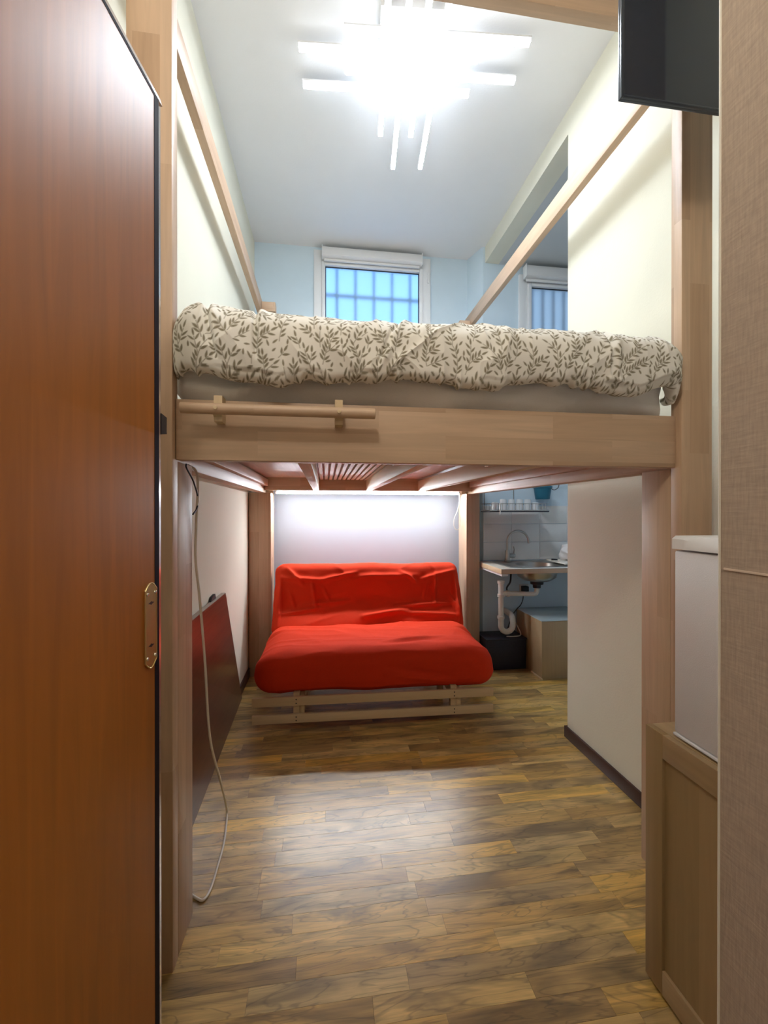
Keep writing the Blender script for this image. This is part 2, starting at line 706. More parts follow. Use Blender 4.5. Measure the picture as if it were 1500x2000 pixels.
# entry block beside the camera, covered in woven paper, with a pale edge bead
eb = struct('wall_entry', bx(XN, XR, YH, YN, -.1, ZC + .02), WALLPAPER)
# seam of the paper: a thin lifted edge
obj('paper_seam', bx(XN - .0012, XN + .002, -0.6, YN - .006, 1.1815, 1.184), plain('paper_edge', (0.66, 0.54, 0.44), .8), eb)
eb2 = MB().tube([(XN + .001, YN + .001, z) for z in np.linspace(-.0, ZC, 40)], 0.0022, 8)
obj('edge_bead', eb2, plain('bead_paint', (0.72, 0.68, 0.60), .6), eb)

# baseboards
def board(name, x0, x1, y0, y1, h=.062):
    return struct(name, bx(x0, x1, y0, y1, 0, h, bev=.002), DARKT)


board('baseboard_right', XR - .013, XR, 1.40, YE + .013)
board('baseboard_end', XR, XR + .12, YE, YE + .013)
board('baseboard_left', XL, XL + .012, 1.40, YB, .07)
board('baseboard_back', XL + .012, 1.24, YB - .012, YB, .07)


# windows --------------------------------------------------
def window(name, x0, x1, z0, z1, yf, glass, gx0, gx1, gz1, nb, hbars):
    """white frame in the wall opening, frosted pane, grille outside"""
    o = struct(name, MB().box(x0, gx0 - .03, yf - .02, yf + .06, z0, z1, bev=.004)
               .box(gx1 + .03, x1, yf - .02, yf + .06, z0, z1, bev=.004)
               .box(gx0 - .03, gx1 + .03, yf - .02, yf + .06, gz1 + .03, z1)
               .box(gx0 - .03, gx1 + .03, yf - .02, yf + .06, z0, z0 + .05), WFRAME)
    s = MB()
    a, b = .03, .012
    s.box(gx0 - a, gx0, yf - .035, yf + .03, z0 + .05, gz1 + a, bev=.004)
    s.box(gx1, gx1 + a, yf - .035, yf + .03, z0 + .05, gz1 + a, bev=.004)
    s.box(gx0, gx1, yf - .035, yf + .03, gz1, gz1 + a, bev=.004)
    s.box(gx0, gx1, yf - .035, yf + .03, z0 + .05, z0 + .10, bev=.004)
    obj('sash', s, WFRAME, o)
    g = MB()
    for (p, q, r_, t) in ((gx0, gx0 + .007, z0 + .1, gz1), (gx1 - .007, gx1, z0 + .1, gz1), (gx0 + .007, gx1 - .007, gz1 - .007, gz1)):
        g.box(p, q, yf - .008, yf - .002, r_, t)
    obj('gasket', g, BLACKP, o)
    obj('pane', bx(gx0, gx1, yf - .002, yf + .003, z0 + .1, gz1), glass, o)
    bars = thing('window_grille', ((gx0 + gx1) / 2, yf + .1, z0 + .02), 'iron bar grille behind the frosted pane of ' + ('the window over the bed' if name.endswith('1') else 'the kitchen nook window'), 'grille')
    for i in range(nb):
        x = gx0 + (i + .62) * (gx1 - gx0) / nb
        obj('bar', MB().tube([(x, yf + .085, z0 - .0), (x, yf + .085, z1)], .011, 8), IRON, bars)
    for z in hbars:
        obj('cross_bar', bx(x0, x1, yf + .08, yf + .09, z - .014, z + .014), IRON, bars)
    return o


IRON = plain('iron_paint', (0.30, 0.42, 0.55), .5)
w1 = window('window_1', WX0, WX1, WZ0, WZ1, YB, GLASS1, 0.0, 0.808, 3.325, 5, (3.13, 2.6))
w2 = window('window_2', KX0, KX1, KZ0, KZ1, YK, GLASS2, 1.735, 2.33, 3.17, 6, (2.6,))
obj('hinge', bx(WX1 - .03, WX1 - .012, YB - .032, YB - .02, 3.24, 3.33, bev=.002), WFRAME, w1)


def blind(x0, x1, y, z0, z1, label):
    t = thing('roller_blind', ((x0 + x1) / 2, y, z0), label, 'blind')
    pts = [(x0, y - .062, z0 + .01), (x0, y - .058, z1 - .02), (x0, y - .045, z1), (x0, y, z1), (x0, y, z0), (x0, y - .05, z0)]
    obj('cassette', MB().prism(pts, (x1 - x0, 0, 0)), WPLAST, t)
    obj('bottom_bar', bx(x0 + .012, x1 - .012, y - .028, y - .010, z0 - .022, z0 - .002, bev=.003), WPLAST, t)
    for xx in (x0 - .006, x1):
        obj('end_cap', bx(xx, xx + .006, y - .064, y, z0 - .003, z1 + .002, bev=.002), WFRAME, t)


blind(-0.022, 0.815, YB - .036, 3.365, 3.448, 'white roller blind rolled up in its cassette over the blue-lit window')
blind(1.66, 2.42, YK - .036, 3.215, 3.315, 'white roller blind cassette over the grey nook window')

# ---------------------------------------------------------------- entrance door (structure)
da = R(7.5)
dd = Vector((math.sin(da), math.cos(da), 0))       # along the leaf, away from the camera
dn = Vector((math.cos(da), -math.sin(da), 0))      # out of the visible face
dc = Vector((-0.306, 0.850, 0))                    # free edge of the visible face


def dpt(s, n, z):
    p = dc - dd * s + dn * n
    return (p.x, p.y, z)


DH = 2.04
DL = 0.80
door = struct('door_1', MB().prism([dpt(0.014, 0, .008), dpt(DL, 0, .008), dpt(DL, -.042, .008), dpt(0.014, -.042, .008)], (0, 0, DH - .008 - .014)), DOORM)
EDGE = plain('door_edge_lacquer', (0.42, 0.30, 0.25), 0.18, noise=0.03, spec=0.8, coat=.6)
JOINT = plain('door_joint', (0.010, 0.006, 0.014), 0.7, spec=.15)
# dark joint then a chamfered lacquered edge band on the free side and the top
JW, CH = .015, .014
obj('edge_joint', MB().prism([dpt(CH, .0005, .008), dpt(CH + JW, .0005, .008), dpt(CH + JW, -.004, .008), dpt(CH, -.004, .008)], (0, 0, DH - .008 - CH)), JOINT, door)
obj('edge_joint', MB().prism([dpt(CH + JW, .0005, DH - CH - .007), dpt(DL, .0005, DH - CH - .007), dpt(DL, -.004, DH - CH - .007), dpt(CH + JW, -.004, DH - CH - .007)], (0, 0, .007)), JOINT, door)
obj('edge_band', MB().prism([dpt(CH, .0004, .008), dpt(0.0, -.0035, .008), dpt(-.0, -.042, .008), dpt(CH, -.042, .008)], (0, 0, DH - .008 - CH)), EDGE, door)
tb = MB().prism([dpt(0.0, .0004, DH - CH), dpt(0.0, -.0035, DH), dpt(0.0, -.042, DH), dpt(0.0, -.042, DH - CH)], -dd * DL)
obj('edge_band', tb, EDGE, door)
# brass lock plate
PS0, PS1, PZ0, PZ1 = 0.027, 0.063, 0.985, 1.125
pts = []
ns = 10
for k in range(ns + 1):
    a = k / ns
    pts.append((PS0 + (PS1 - PS0) * a, PZ1 - .006 + .012 * math.sin(math.pi * a)))
for k in range(ns + 1):
    a = k / ns
    pts.append((PS1 - (PS1 - PS0) * a, PZ0 + .006 - .012 * math.sin(math.pi * a)))
lp = obj('lock_plate', MB().prism([dpt(s, 0.0, z) for s, z in pts], dn * .0025), BRASS, door)
lp['label'] = 'brass lock plate with two keyholes'
rim = [dpt(s, .0025, z) for s, z in pts]
obj('rim', MB().tube(rim, .0011, 6, closed=True), BRASS, lp)
for s in (PS0 + .005, PS1 - .005):
    for z in (PZ0 + .013, PZ1 - .013):
        c = Vector(dpt(s, .0025, z))
        mb = MB()
        mb.tube([c, c + dn * .0016, c + dn * .0024], [.0034, .0030, .0012], 10)
        obj('screw', mb, CHROME, lp)
for z in (PZ0 + .034, PZ1 - .030):
    kh = []
    sm = (PS0 + PS1) / 2
    for a, r_ in ((0, .010), (35, .004), (90, .0045), (145, .004), (180, .010), (215, .004), (270, .0045), (325, .004)):
        kh.append(dpt(sm + r_ * math.cos(R(a)), .0022, z + r_ * .75 * math.sin(R(a))))
    k = obj('keyhole', MB().prism(kh, dn * .0006), BLACKP, lp)
# latch bolt standing out of the free edge
obj('latch', MB().prism([dpt(0.002, -.001, 1.405), dpt(-.018, -.001, 1.409), dpt(-.023, -.004, 1.415), dpt(-.023, -.004, 1.437), dpt(-.018, -.001, 1.441), dpt(0.002, -.001, 1.445)], -dn * .02), BLACKP, door)

# ---------------------------------------------------------------- loft bed
bed = thing('loft_bed', (0.36, 2.3, 0), 'beech timber loft bed frame on tall posts over the red sofa', 'bed')
bv = .003
for (a, b_) in ((-.528, PL), (PR, 1.25)):
    obj('tall_post', bx(a, b_, 1.212, 1.255, 0, 2.92, bev=bv), WZ, bed)
    obj('support_post', bx(a, b_, 1.2552, 1.385, 0, 1.40, bev=bv), WZ, bed)
    obj('rear_post', bx(-.574 if a < 0 else a, b_, 3.30, 3.50, 0, 1.40, bev=bv), WZ, bed)  # left post widened to stop strip light leaking between it and the wall
    obj('rear_tall_post', bx(a, b_, 3.42, 3.47, 1.40, 2.765, bev=bv), WZ, bed)
obj('front_beam', bx(PL + .001, PR - .001, 1.234, 1.274, 1.402, 1.571, bev=bv), WX, bed)
obj('rear_beam', bx(-.46, 1.185, 3.30, 3.34, 1.419, 1.571, bev=bv), WX, bed)
obj('side_beam', bx(-.525, -.462, 1.276, 3.50, 1.401, 1.571, bev=bv), WY, bed)
obj('side_beam', bx(1.187, 1.25, 1.276, 3.50, 1.401, 1.571, bev=bv), WY, bed)
obj('ledger', bx(-.462, -.43, 1.40, 3.28, 1.45, 1.50, bev=.002), WY, bed)
obj('ledger', bx(1.155, 1.187, 1.40, 3.28, 1.45, 1.50, bev=.002), WY, bed)
for a, b_ in ((-.092, -.048), (.318, .362), (.735, .779)):
    obj('joist', bx(a, b_, 1.276, 3.299, 1.419, 1.500, bev=.002), PY, bed)
    obj('cleat', bx(a - .03, a, 1.276, 1.80, 1.455, 1.500, bev=.002), PY, bed)
x = -.038
while x < .312:
    obj('slat', bx(x, x + .021, 1.30, 3.29, 1.502, 1.516), PY, bed)
    x += .034
for a, b_ in ((-.455, -.045), (.34, .735), (.74, 1.18)):
    obj('panel', bx(a, b_, 1.30, 3.29, 1.517 if a == -9 else 1.5165, 1.526), WY, bed)
obj('top_beam', bx(PL + .001, PR - .001, 1.222, 1.262, 2.825, 2.92, bev=bv), WX, bed)
obj('guard_rail', bx(-.512, -.477, 1.256, 3.42, 2.766, 2.866, bev=bv), WY, bed)
obj('guard_rail', bx(1.163, 1.198, 1.256, 3.42, 2.766, 2.866, bev=bv), WY, bed)
obj('rail_block', bx(-.476, -.375, 3.28, 3.36, 2.775, 2.845, bev=bv), WX, bed)
obj('rail_block', bx(1.075, 1.162, 3.28, 3.36, 2.740, 2.800, bev=bv), WX, bed)
gb = obj('grab_bar', MB().lathe([(0, 0), (.0135, 0), (.015, .0015), (.015, .5175), (.0135, .519), (0, .519)], (-.380, 1.178, 1.5335), 20, 'X'), WX, bed)
for xx in (-.288, .038):
    p = [(xx - .011, 1.2335, 1.503), (xx - .011, 1.2335, 1.573), (xx - .011, 1.192, 1.573), (xx - .011, 1.192, 1.552), (xx - .011, 1.180, 1.545),
         (xx - .011, 1.180, 1.522), (xx - .011, 1.192, 1.515), (xx - .011, 1.192, 1.503)]
    obj('bracket', MB().prism(p, (.022, 0, 0)), PZ, gb)
    obj('dowel_pin', MB().lathe([(0, -.0172), (.005, -.0165), (.006, -.013), (.006, 0)], (xx, 1.178, 1.5335), 12, 'Y'), PZ, gb)

# mattress with a fitted sheet
def mdisp(P, n):
    x, y, z = P[:, 0], P[:, 1], P[:, 2]
    fr = np.clip(-n[:, 1], 0, 1)
    w = 0.011 * ridge(x * 5 - z * 9 + 3, z * 7 + x * 1.5) ** 3 + 0.007 * ridge(x * 11 - z * 14, z * 12 + 8) ** 3
    w2 = 0.014 * np.exp(-((z - .07 - .03 * np.sin(x * 5)) / .03) ** 2) * np.sin(x * 9 + 1)
    bul = .026 * np.clip((z - .05) / .03, 0, 1) * np.clip((.20 - z) / .05, 0, 1)
    P = P + n * (fr * (w * 2.2 + w2 * .8 - .008 + bul))[:, None]
    return P


mt = soft_box(1.511, 1.98, 0.185, 0.022, 0.016, mdisp)
mt.v = [(p[0] + .345, p[1] + 1.290 + .99, p[2] + 1.528) for p in mt.v]
tag(obj('mattress', mt, SHEETM, smooth=True, fix=False), 'mattress in a wrinkled plain grey sheet on the loft bed', 'mattress')


# duvet ----------------------------------------------------
def leaf_raster(wm, hm, res):
    """olive sprigs printed over a repeat wm x hm metres"""
    nx, ny = int(wm / res), int(hm / res)
    A = np.zeros((ny, nx), np.float32)      # leaves
    B = np.zeros((ny, nx), np.float32)      # stems
    rr = random.Random(21)

    def window(cx, cy, ext):
        i0, i1 = int((cx - ext) / res), int((cx + ext) / res) + 1
        j0, j1 = int((cy - ext) / res), int((cy + ext) / res) + 1
        gx, gy = np.meshgrid((np.arange(i0, i1) + .5) * res, (np.arange(j0, j1) + .5) * res)
        return gx, gy, np.ix_(np.arange(j0, j1) % ny, np.arange(i0, i1) % nx)

    def leaf(x, y, ang, l, w):
        x += math.cos(ang) * .0022
        y += math.sin(ang) * .0022
        ca, sa = math.cos(ang), math.sin(ang)
        gx, gy, ix = window(x + ca * l / 2, y + sa * l / 2, l * .62)
        u = ((gx - x) * ca + (gy - y) * sa) / l
        v = np.abs(-(gx - x) * sa + (gy - y) * ca)
        uu = np.clip(u, 0, 1)
        hw = w * np.sin(np.pi * uu ** 0.8) ** 0.8
        ins = (u > 0) & (u < 1)
        wide = ((hw + .0010 - v) > 0) & (u > .12) & (u < 1.05)
        if (A[ix] * wide).max() > .2 or (B[ix] * wide).sum() > 6:
            return False
        A[ix] = np.maximum(A[ix], np.clip((hw - v) / res + .5, 0, 1) * ins)
        return True

    def path(x, y, ang, n, ds, curl):
        P = [(x, y, ang)]
        for i in range(n):
            x += math.cos(ang) * ds
            y += math.sin(ang) * ds
            ang += curl + rr.uniform(-.07, .07)
            P.append((x, y, ang))
        return P

    def free(P):
        for x, y, a in P[1:]:
            gx, gy, ix = window(x, y, .0075)
            if A[ix].max() > .2 or B[ix].max() > .2:
                return False
        return True

    def draw(P):
        for (x0, y0, _), (x1, y1, _) in zip(P[:-1], P[1:]):
            dx, dy = x1 - x0, y1 - y0
            l2 = dx * dx + dy * dy
            gx, gy, ix = window((x0 + x1) / 2, (y0 + y1) / 2, math.sqrt(l2) / 2 + .003)
            t = np.clip(((gx - x0) * dx + (gy - y0) * dy) / l2, 0, 1)
            d = np.hypot(gx - x0 - t * dx, gy - y0 - t * dy)
            B[ix] = np.maximum(B[ix], np.clip((.0010 - d) / res + .5, 0, 1) * .9)

    def sprig(x, y, ang, n, depth):
        P = path(x, y, ang, n, .0105, rr.uniform(-.10, .10))
        if not free(P[1:]):
            return
        draw(P)
        lv = lambda px, py, a: leaf(px, py, a, rr.uniform(.0175, .0235), rr.uniform(.0027, .0034))
        lv(*P[-1])
        for i, (px, py, a) in enumerate(P[1:-1]):
            side = 1 if i % 2 else -1
            if depth and i % 3 == 2:
                sprig(px, py, a + side * rr.uniform(.6, .85), rr.choice((3, 4)), 0)
            else:
                lv(px, py, a + side * rr.uniform(.55, .8))
            lv(px, py, a - side * rr.uniform(.55, .8))
    for k in range(700):
        sprig(rr.uniform(0, wm), rr.uniform(0, hm), math.pi / 2 + rr.gauss(0, .45), rr.choice((7, 8, 9, 10)), 1)
    for k in range(2600):
        sprig(rr.uniform(0, wm), rr.uniform(0, hm), math.pi / 2 + rr.gauss(0, .7), rr.choice((2, 3, 4)), 0)
    for k in range(5000):
        leaf(rr.uniform(0, wm), rr.uniform(0, hm), math.pi / 2 + rr.gauss(0, .8), rr.uniform(.014, .019), .0028)
    return np.maximum(A, B)


def build_duvet():
    X0, X1 = -0.412, 1.128
    res = .00125
    PW_, PH_ = 1.6, 0.9
    A = leaf_raster(PW_, PH_, res)
    nx = 900
    xs = np.linspace(X0, X1, nx)
    # hem height along x from the photograph's drape
    hx = np.array([-.44, -.40, -.375, -.24, -.115, -.05, .02, .14, .28, .36, .43, .62, .72, .79, .88, .95, 1.02, 1.075, 1.10, 1.118, 1.15])
    hz = np.array([1.635, 1.633, 1.640, 1.626, 1.616, 1.634, 1.624, 1.640, 1.642, 1.632, 1.626, 1.642, 1.648, 1.642, 1.634, 1.628, 1.655, 1.672, 1.655, 1.612, 1.640])
    # smoothed
    hem = np.interp(xs, hx, hz)
    k = np.hanning(25)
    hem = np.convolve(np.pad(hem, 12, mode='edge'), k / k.sum(), mode='valid')
    hem += .006 * (vnoise(xs * 30, xs * 0 + 3) - .5)
    ztop = 1.822
    yfr = 1.178
    rad = 0.085
    # rows: under-turn, front, curve, top near, top far
    rows = []
    for t in np.linspace(1, 0, 26):
        rows.append(('u', t))
    for t in np.linspace(0, 1, 80)[1:]:
        rows.append(('f', t))
    for t in np.linspace(0, 1, 70)[1:]:
        rows.append(('c', t))
    for t in np.linspace(0, 1, 170)[1:]:
        rows.append(('t', t))
    for t in np.linspace(0, 1, 170)[1:]:
        rows.append(('b', t))
    Y = np.zeros((len(rows), nx))
    Z = np.zeros_like(Y)
    NY = np.zeros_like(Y)
    NZ = np.zeros_like(Y)
    Sx = np.zeros_like(Y)
    zc = ztop - rad
    yc = yfr + rad
    for i, (k_, t) in enumerate(rows):
        hr = 0.022
        if k_ == 'u':       # rolls under at the hem
            a = math.pi * t
            yy = yfr + hr - hr * math.cos(a)
            Y[i] = yy
            Z[i] = hem + hr - hr * math.sin(a) * 1.1
            NY[i] = -math.cos(a)
            NZ[i] = -math.sin(a)
            Sx[i] = hem + hr - a * hr
        elif k_ == 'f':
            Y[i] = yfr
            Z[i] = hem + hr + t * (zc - hem - hr)
            NY[i] = -1
            Sx[i] = Z[i]
        elif k_ == 'c':
            a = t * math.pi / 2
            Y[i] = yc - rad * math.cos(a)
            Z[i] = zc + rad * math.sin(a)
            NY[i] = -math.cos(a)
            NZ[i] = math.sin(a)
            Sx[i] = zc + rad * a
        else:
            d = t * 0.45 if k_ == 't' else .45 + t * 1.55
            Y[i] = yc + d
            Z[i] = ztop
            NZ[i] = 1
            Sx[i] = zc + rad * math.pi / 2 + d
    XX = np.broadcast_to(xs, Y.shape).copy()
    Lc = Sx - 1.6
    # puff and folds
    d = 0.009 * (fbm(XX * 3.2 + 2, Lc * 3.6 + 4, 3) - .45) * 2
    rot = XX * .72 + Lc * .69
    rot2 = XX * .62 - Lc * .78
    d += 0.009 * ridge(rot * 7.0, rot2 * 2.6 + 9) ** 4
    d += 0.008 * ridge(rot2 * 8.0 + 3, rot * 2.8 + 1) ** 5
    d += 0.005 * ridge(XX * 16 + 2 * vnoise(XX * 4, Lc * 5), Lc * 6 + 2) ** 4
    d += 0.002 * (fbm(XX * 38, Lc * 38, 2) - .4)
    # gathered pinch lines above the hem
    hemf = np.exp(-np.clip(Z - hem[None, :], 0, 1) / .035) * (NZ < .5)
    d += hemf * 0.012 * (ridge(XX * 22, Lc * 5 + 5) ** 2 - .4)
    # front bulges lower down
    fr = np.clip(-NY, 0, 1)
    d += fr * 0.012 * np.sin(np.clip((Z - 1.63) / .17, 0, 1) * math.pi)
    # quilted seams (creases running over the edge)
    for (xa, sl) in ((-.315, .35), (-.19, .1), (.20, -.7), (.86, -.1)):
        q = (XX - xa - sl * (1.80 - Sx) * .6)
        d -= 0.010 * np.exp(-(q / .006) ** 2) * np.clip((Sx - 1.66) / .03, 0, 1) * np.clip((2.1 - Sx) / .1, 0, 1)
        d += 0.006 * np.exp(-((q - .016) / .012) ** 2) * np.clip((Sx - 1.66) / .03, 0, 1) * np.clip((2.1 - Sx) / .1, 0, 1)
    # ends round down to the mattress
    re = .065
    e = np.minimum(XX - X0, X1 - XX)
    q = np.clip(1 - e / re, 0, 1)
    eo = re * (1 - np.sqrt(np.clip(1 - q * q, 0, 1)))
    under = np.array([k_ == 'u' for k_, t in rows])[:, None]
    d = np.where((NZ < -.2), np.clip(d, -.004, .01), d)
    d = np.where(under, d, d - eo)
    yend = np.clip((Y - 3.05) / .2, 0, 1)
    Yd = Y + NY * d + np.where(under, eo, 0)
    Zd = Z + NZ * d - yend ** 2 * .05
    P = np.stack([XX, Yd, Zd], -1).reshape(-1, 3)
    base = np.array([0.357, 1.75, 1.62])
    P -= base
    nr = len(rows)
    i, j = np.meshgrid(np.arange(nr - 1), np.arange(nx - 1), indexing='ij')
    Q = np.stack([i * nx + j, i * nx + j + 1, (i + 1) * nx + j + 1, (i + 1) * nx + j], -1).reshape(-1, 4).astype(np.int32)
    me = bpy.data.meshes.new('duvet')
    me.vertices.add(len(P))
    me.vertices.foreach_set('co', P.astype(np.float32).ravel())
    me.loops.add(Q.size)
    me.loops.foreach_set('vertex_index', Q.ravel())
    me.polygons.add(len(Q))
    me.polygons.foreach_set('loop_start', np.arange(0, Q.size, 4, dtype=np.int32))
    me.update(calc_edges=True)
    # print
    u = (XX + 3) / res
    v = (Sx + 3) / res
    ny_, nx_ = A.shape
    u0 = np.floor(u).astype(int)
    v0 = np.floor(v).astype(int)
    fu, fv = u - u0, v - v0
    g = lambda a, b: A[b % ny_, a % nx_]
    pv = (g(u0, v0) * (1 - fu) + g(u0 + 1, v0) * fu) * (1 - fv) + (g(u0, v0 + 1) * (1 - fu) + g(u0 + 1, v0 + 1) * fu) * fv
    at = me.attributes.new('print', 'FLOAT', 'POINT')
    at.data.foreach_set('value', pv.astype(np.float32).ravel())
    m, nt, b = new_mat('leaf_print_cotton')
    b.inputs['Roughness'].default_value = .9
    b.inputs['Specular IOR Level'].default_value = .15
    an = nd(nt, 'ShaderNodeAttribute', attribute_name='print')
    mx = nd(nt, 'ShaderNodeMix', data_type='RGBA')
    mx.inputs['A'].default_value = (0.85, 0.83, 0.775, 1)
    mx.inputs['B'].default_value = (0.27, 0.24, 0.17, 1)
    nt.links.new(an.outputs['Fac'], mx.inputs['Factor'])
    nt.links.new(mx.outputs['Result'], b.inputs['Base Color'])
    finish(me, m, True)
    o = bpy.data.objects.new('duvet', me)
    o.location = base
    C.objects.link(o)
    tag(o, 'white duvet printed with olive leaf sprigs on the loft bed', 'duvet')


build_duvet()

# ---------------------------------------------------------------- LED strip under the bed
led = thing('led_strip_light', (0.36, 3.42, 1.40), 'slim white strip light glowing under the rear bed beam', 'light')
obj('housing', bx(PL + .02, PR - .02, 3.405, 3.440, 1.412, 1.4185), WPLAST, led)
obj('diffuser', MB().prism([(PL + .03, y_, z_) for y_, z_ in ((3.404, 1.4119), (3.4255, 1.4119), (3.4255, 1.3995), (3.4195, 1.397))], (PR - PL - .06, 0, 0)), LEDM, led)
obj('glow_stop_back', bx(PL + .03, PR - .03, 3.4262, 3.440, 1.398, 1.4119), WPLAST, led)  # opaque back added so the wall gets less of the strip's light
obj('glow_stop_lip', bx(PL + .03, PR - .03, 3.4015, 3.4035, 1.4065, 1.4119), WPLAST, led)  # added lip, blocks the strip's upward glow onto the joists
obj('end_cap', bx(PL + .018, PL + .03, 3.405, 3.44, 1.398, 1.4185), WPLAST, led)
obj('end_cap', bx(PR - .03, PR - .018, 3.405, 3.44, 1.398, 1.4185), WPLAST, led)
lp_ = [(1.118, 3.425, 1.398), (1.115, 3.42, 1.33), (1.098, 3.415, 1.26), (1.070, 3.41, 1.20), (1.066, 3.41, 1.14), (1.085, 3.41, 1.105), (1.112, 3.41, 1.115), (1.124, 3.41, 1.17), (1.122, 3.415, 1.26), (1.120, 3.42, 1.33)]
obj('pull_cord', MB().tube(spline(lp_, 6), .0026, 6), CABLEW, led)

# ---------------------------------------------------------------- ceiling lamp
lc = Vector((0.415, 2.02, 0))
la = R(-4.5)
lamp = thing('ceiling_lamp', (lc.x, lc.y, ZC), 'ceiling lamp of eight crossed glowing white light bars', 'lamp')
ux = Vector((math.cos(la), math.sin(la), 0))
uy = Vector((-math.sin(la), math.cos(la), 0))


def lbar(p0, p1, z, w, h):
    """housing on top, glowing trough below"""
    p0, p1 = Vector(p0), Vector(p1)
    d = (p1 - p0).normalized()
    s = Vector((-d.y, d.x, 0)) * (w / 2)

    def ring(z0, z1, k, inset):
        a, b = p0 + d * inset, p1 - d * inset
        return MB().prism([Vector((a.x, a.y, z0)) - s * k, Vector((a.x, a.y, z0)) + s * k, Vector((a.x, a.y, z1)) + s, Vector((a.x, a.y, z1)) - s], b - a)
    hs = obj('light_bar', ring(z + h * .72, z + h, 1, 0), WPLAST, lamp)
    obj('diffuser', ring(z + .002, z + h * .72, .9, .004), DIFF, hs)
    a, b = p0 + d * .006, p1 - d * .006
    k = .84
    ln = MB().prism([Vector((a.x, a.y, z)) - s * k, Vector((a.x, a.y, z)) + s * k, Vector((a.x, a.y, z + .0019)) + s * k, Vector((a.x, a.y, z + .0019)) - s * k], b - a)
    obj('lens', ln, LENS, hs)


for (a, b_) in (((.085, 1.913), (.945, 1.846)), ((-.126, 2.015), (.734, 1.948)), ((.095, 2.088), (.953, 2.020)), ((-.115, 2.188), (.746, 2.120))):
    lbar((a[0], a[1], 0), (b_[0], b_[1], 0), 3.424, .029, .027)
for (x1, y1_, x0) in ((.311, 2.38, .243), (.417, 2.597, .349), (.483, 2.363, .415), (.585, 2.574, .517)):
    e1 = Vector((x1, y1_, 0))
    e0 = e1 - uy * .866
    lbar(e0, e1, 3.386, .027, .026)
cp = MB()
cc = Vector((.39, 1.93, 0))
cp.prism([cc + ux * sx * .14 + uy * sy * .13 + Vector((0, 0, 3.450)) for sx, sy in ((-1, -1), (1, -1), (1, 1), (-1, 1))], (0, 0, ZC - 3.450))
obj('canopy', cp, WPLAST, lamp)
lab = MB()
lab.prism([cc + ux * (.03 + sx * .03) + uy * (-.1305) + Vector((0, 0, 3.458 + sz * .006)) for sx, sz in ((-1, -1), (1, -1), (1, 1), (-1, 1))], -uy * .0006)

# ---------------------------------------------------------------- futon sofa
fut = thing('futon_sofa', (0.291, 2.408, 0), 'red cotton folding futon sofa on a low pale slatted frame', 'sofa', rz=R(-1.8))


def crease(P2, a, b, w):
    a, b = np.array(a), np.array(b)
    d = b - a
    t = np.clip(((P2 - a) @ d) / (d @ d), 0, 1)
    q = P2 - a - t[:, None] * d
    dist = np.linalg.norm(q, axis=1)
    return np.exp(-(dist / w) ** 2) * np.sin(np.pi * np.clip(t, .04, .96)) ** .5


def seat_disp(P, n):
    x, y, z = P[:, 0], P[:, 1], P[:, 2]
    # ends bulge lower down, top narrower
    k = np.clip(z / .265, 0, 1)
    P = P.copy()
    P[:, 0] *= 1.0 - .045 * k ** 2
    up = np.clip(n[:, 2], 0, 1)
    fr = np.clip(-n[:, 1], 0, 1)
    d = .012 * (fbm(x * 3 + 7, y * 4 + z * 3, 3) - .45) * 2
    d += up * .006 * ridge(x * 3 + y * 2, y * 9 + x) ** 4
    d += fr * .010 * np.sin(np.clip(z / .27, 0, 1) * np.pi)
    P2 = np.stack([x, y - z], 1)
    # long slack fold along the upper front
    d += .010 * crease(P2, (.05, -.47), (.45, -.40), .018) - .010 * crease(P2, (.06, -.505), (.44, -.435), .02)
    d += .006 * crease(P2, (-.55, -.37), (.3, -.39), .012)
    d += .004 * ridge(x * 6 - y * 3, z * 8 + y * 5) ** 5
    # piping pinch at the corners
    P = P + n * d[:, None]
    P[:, 2] += -.02 * np.clip((y + .34) / .68, 0, 1) * up
    # sag of the corners
    P[:, 2] -= .025 * up * np.clip((np.abs(x) - .5) / .2, 0, 1) ** 2 * (y < .1)
    return P


st = soft_box(1.44, .69, .265, .105, .011, seat_disp)
st.v = [(p[0] + .012, p[1] + .015 + .345, p[2] + .196) for p in st.v]
obj('seat_cushion', st, REDC, fut, smooth=True, local=True, fix=False)


def back_disp(P, n):
    x, y, z = P[:, 0], P[:, 1], P[:, 2]
    fr = np.clip(-n[:, 1], 0, 1)
    P2 = np.stack([x, z], 1)
    d = .012 * (fbm(x * 3.4 + 1, z * 5 + 2, 3) - .45) * 2
    # hollow below the top roll
    d -= fr * .048 * np.exp(-((z - .26) / .12) ** 2) * (np.abs(x) < .66)
    d -= fr * .016 * np.exp(-((x) / .2) ** 2) * np.exp(-((z - .27) / .12) ** 2)
    # taut roll at the top
    for a, b, w, h in (((-.62, .50), (-.50, .38), .012, .016), ((-.66, .43), (-.30, .40), .013, .012), ((-.36, .41), (-.10, .46), .012, .013), ((-.1, .43), (.38, .43), .016, .008), ((.25, .46), (.37, .38), .011, .012),
                       ((.40, .40), (.68, .47), .012, .013), ((.52, .45), (.50, .22), .010, .016), ((.45, .38), (.42, .26), .009, .010), ((-.43, .40), (-.40, .2), .010, .016), ((-.35, .36), (-.30, .25), .010, .012),
                       ((-.60, .34), (-.56, .22), .010, .010), ((-.52, .22), (-.14, .26), .012, .010), ((-.66, .16), (-.34, .21), .012, .010), ((-.05, .13), (.28, .17), .018, .020), ((.20, .20), (.66, .22), .014, .012),
                       ((.25, .15), (.68, .12), .012, .012), ((.62, .3), (.69, .1), .014, .014)):
        d += fr * 1.9 * h * crease(P2, a, b, w)
    d += fr * .008 * ridge(x * 4 + z * 3, z * 6 - x * 2) ** 4
    return P + n * d[:, None]


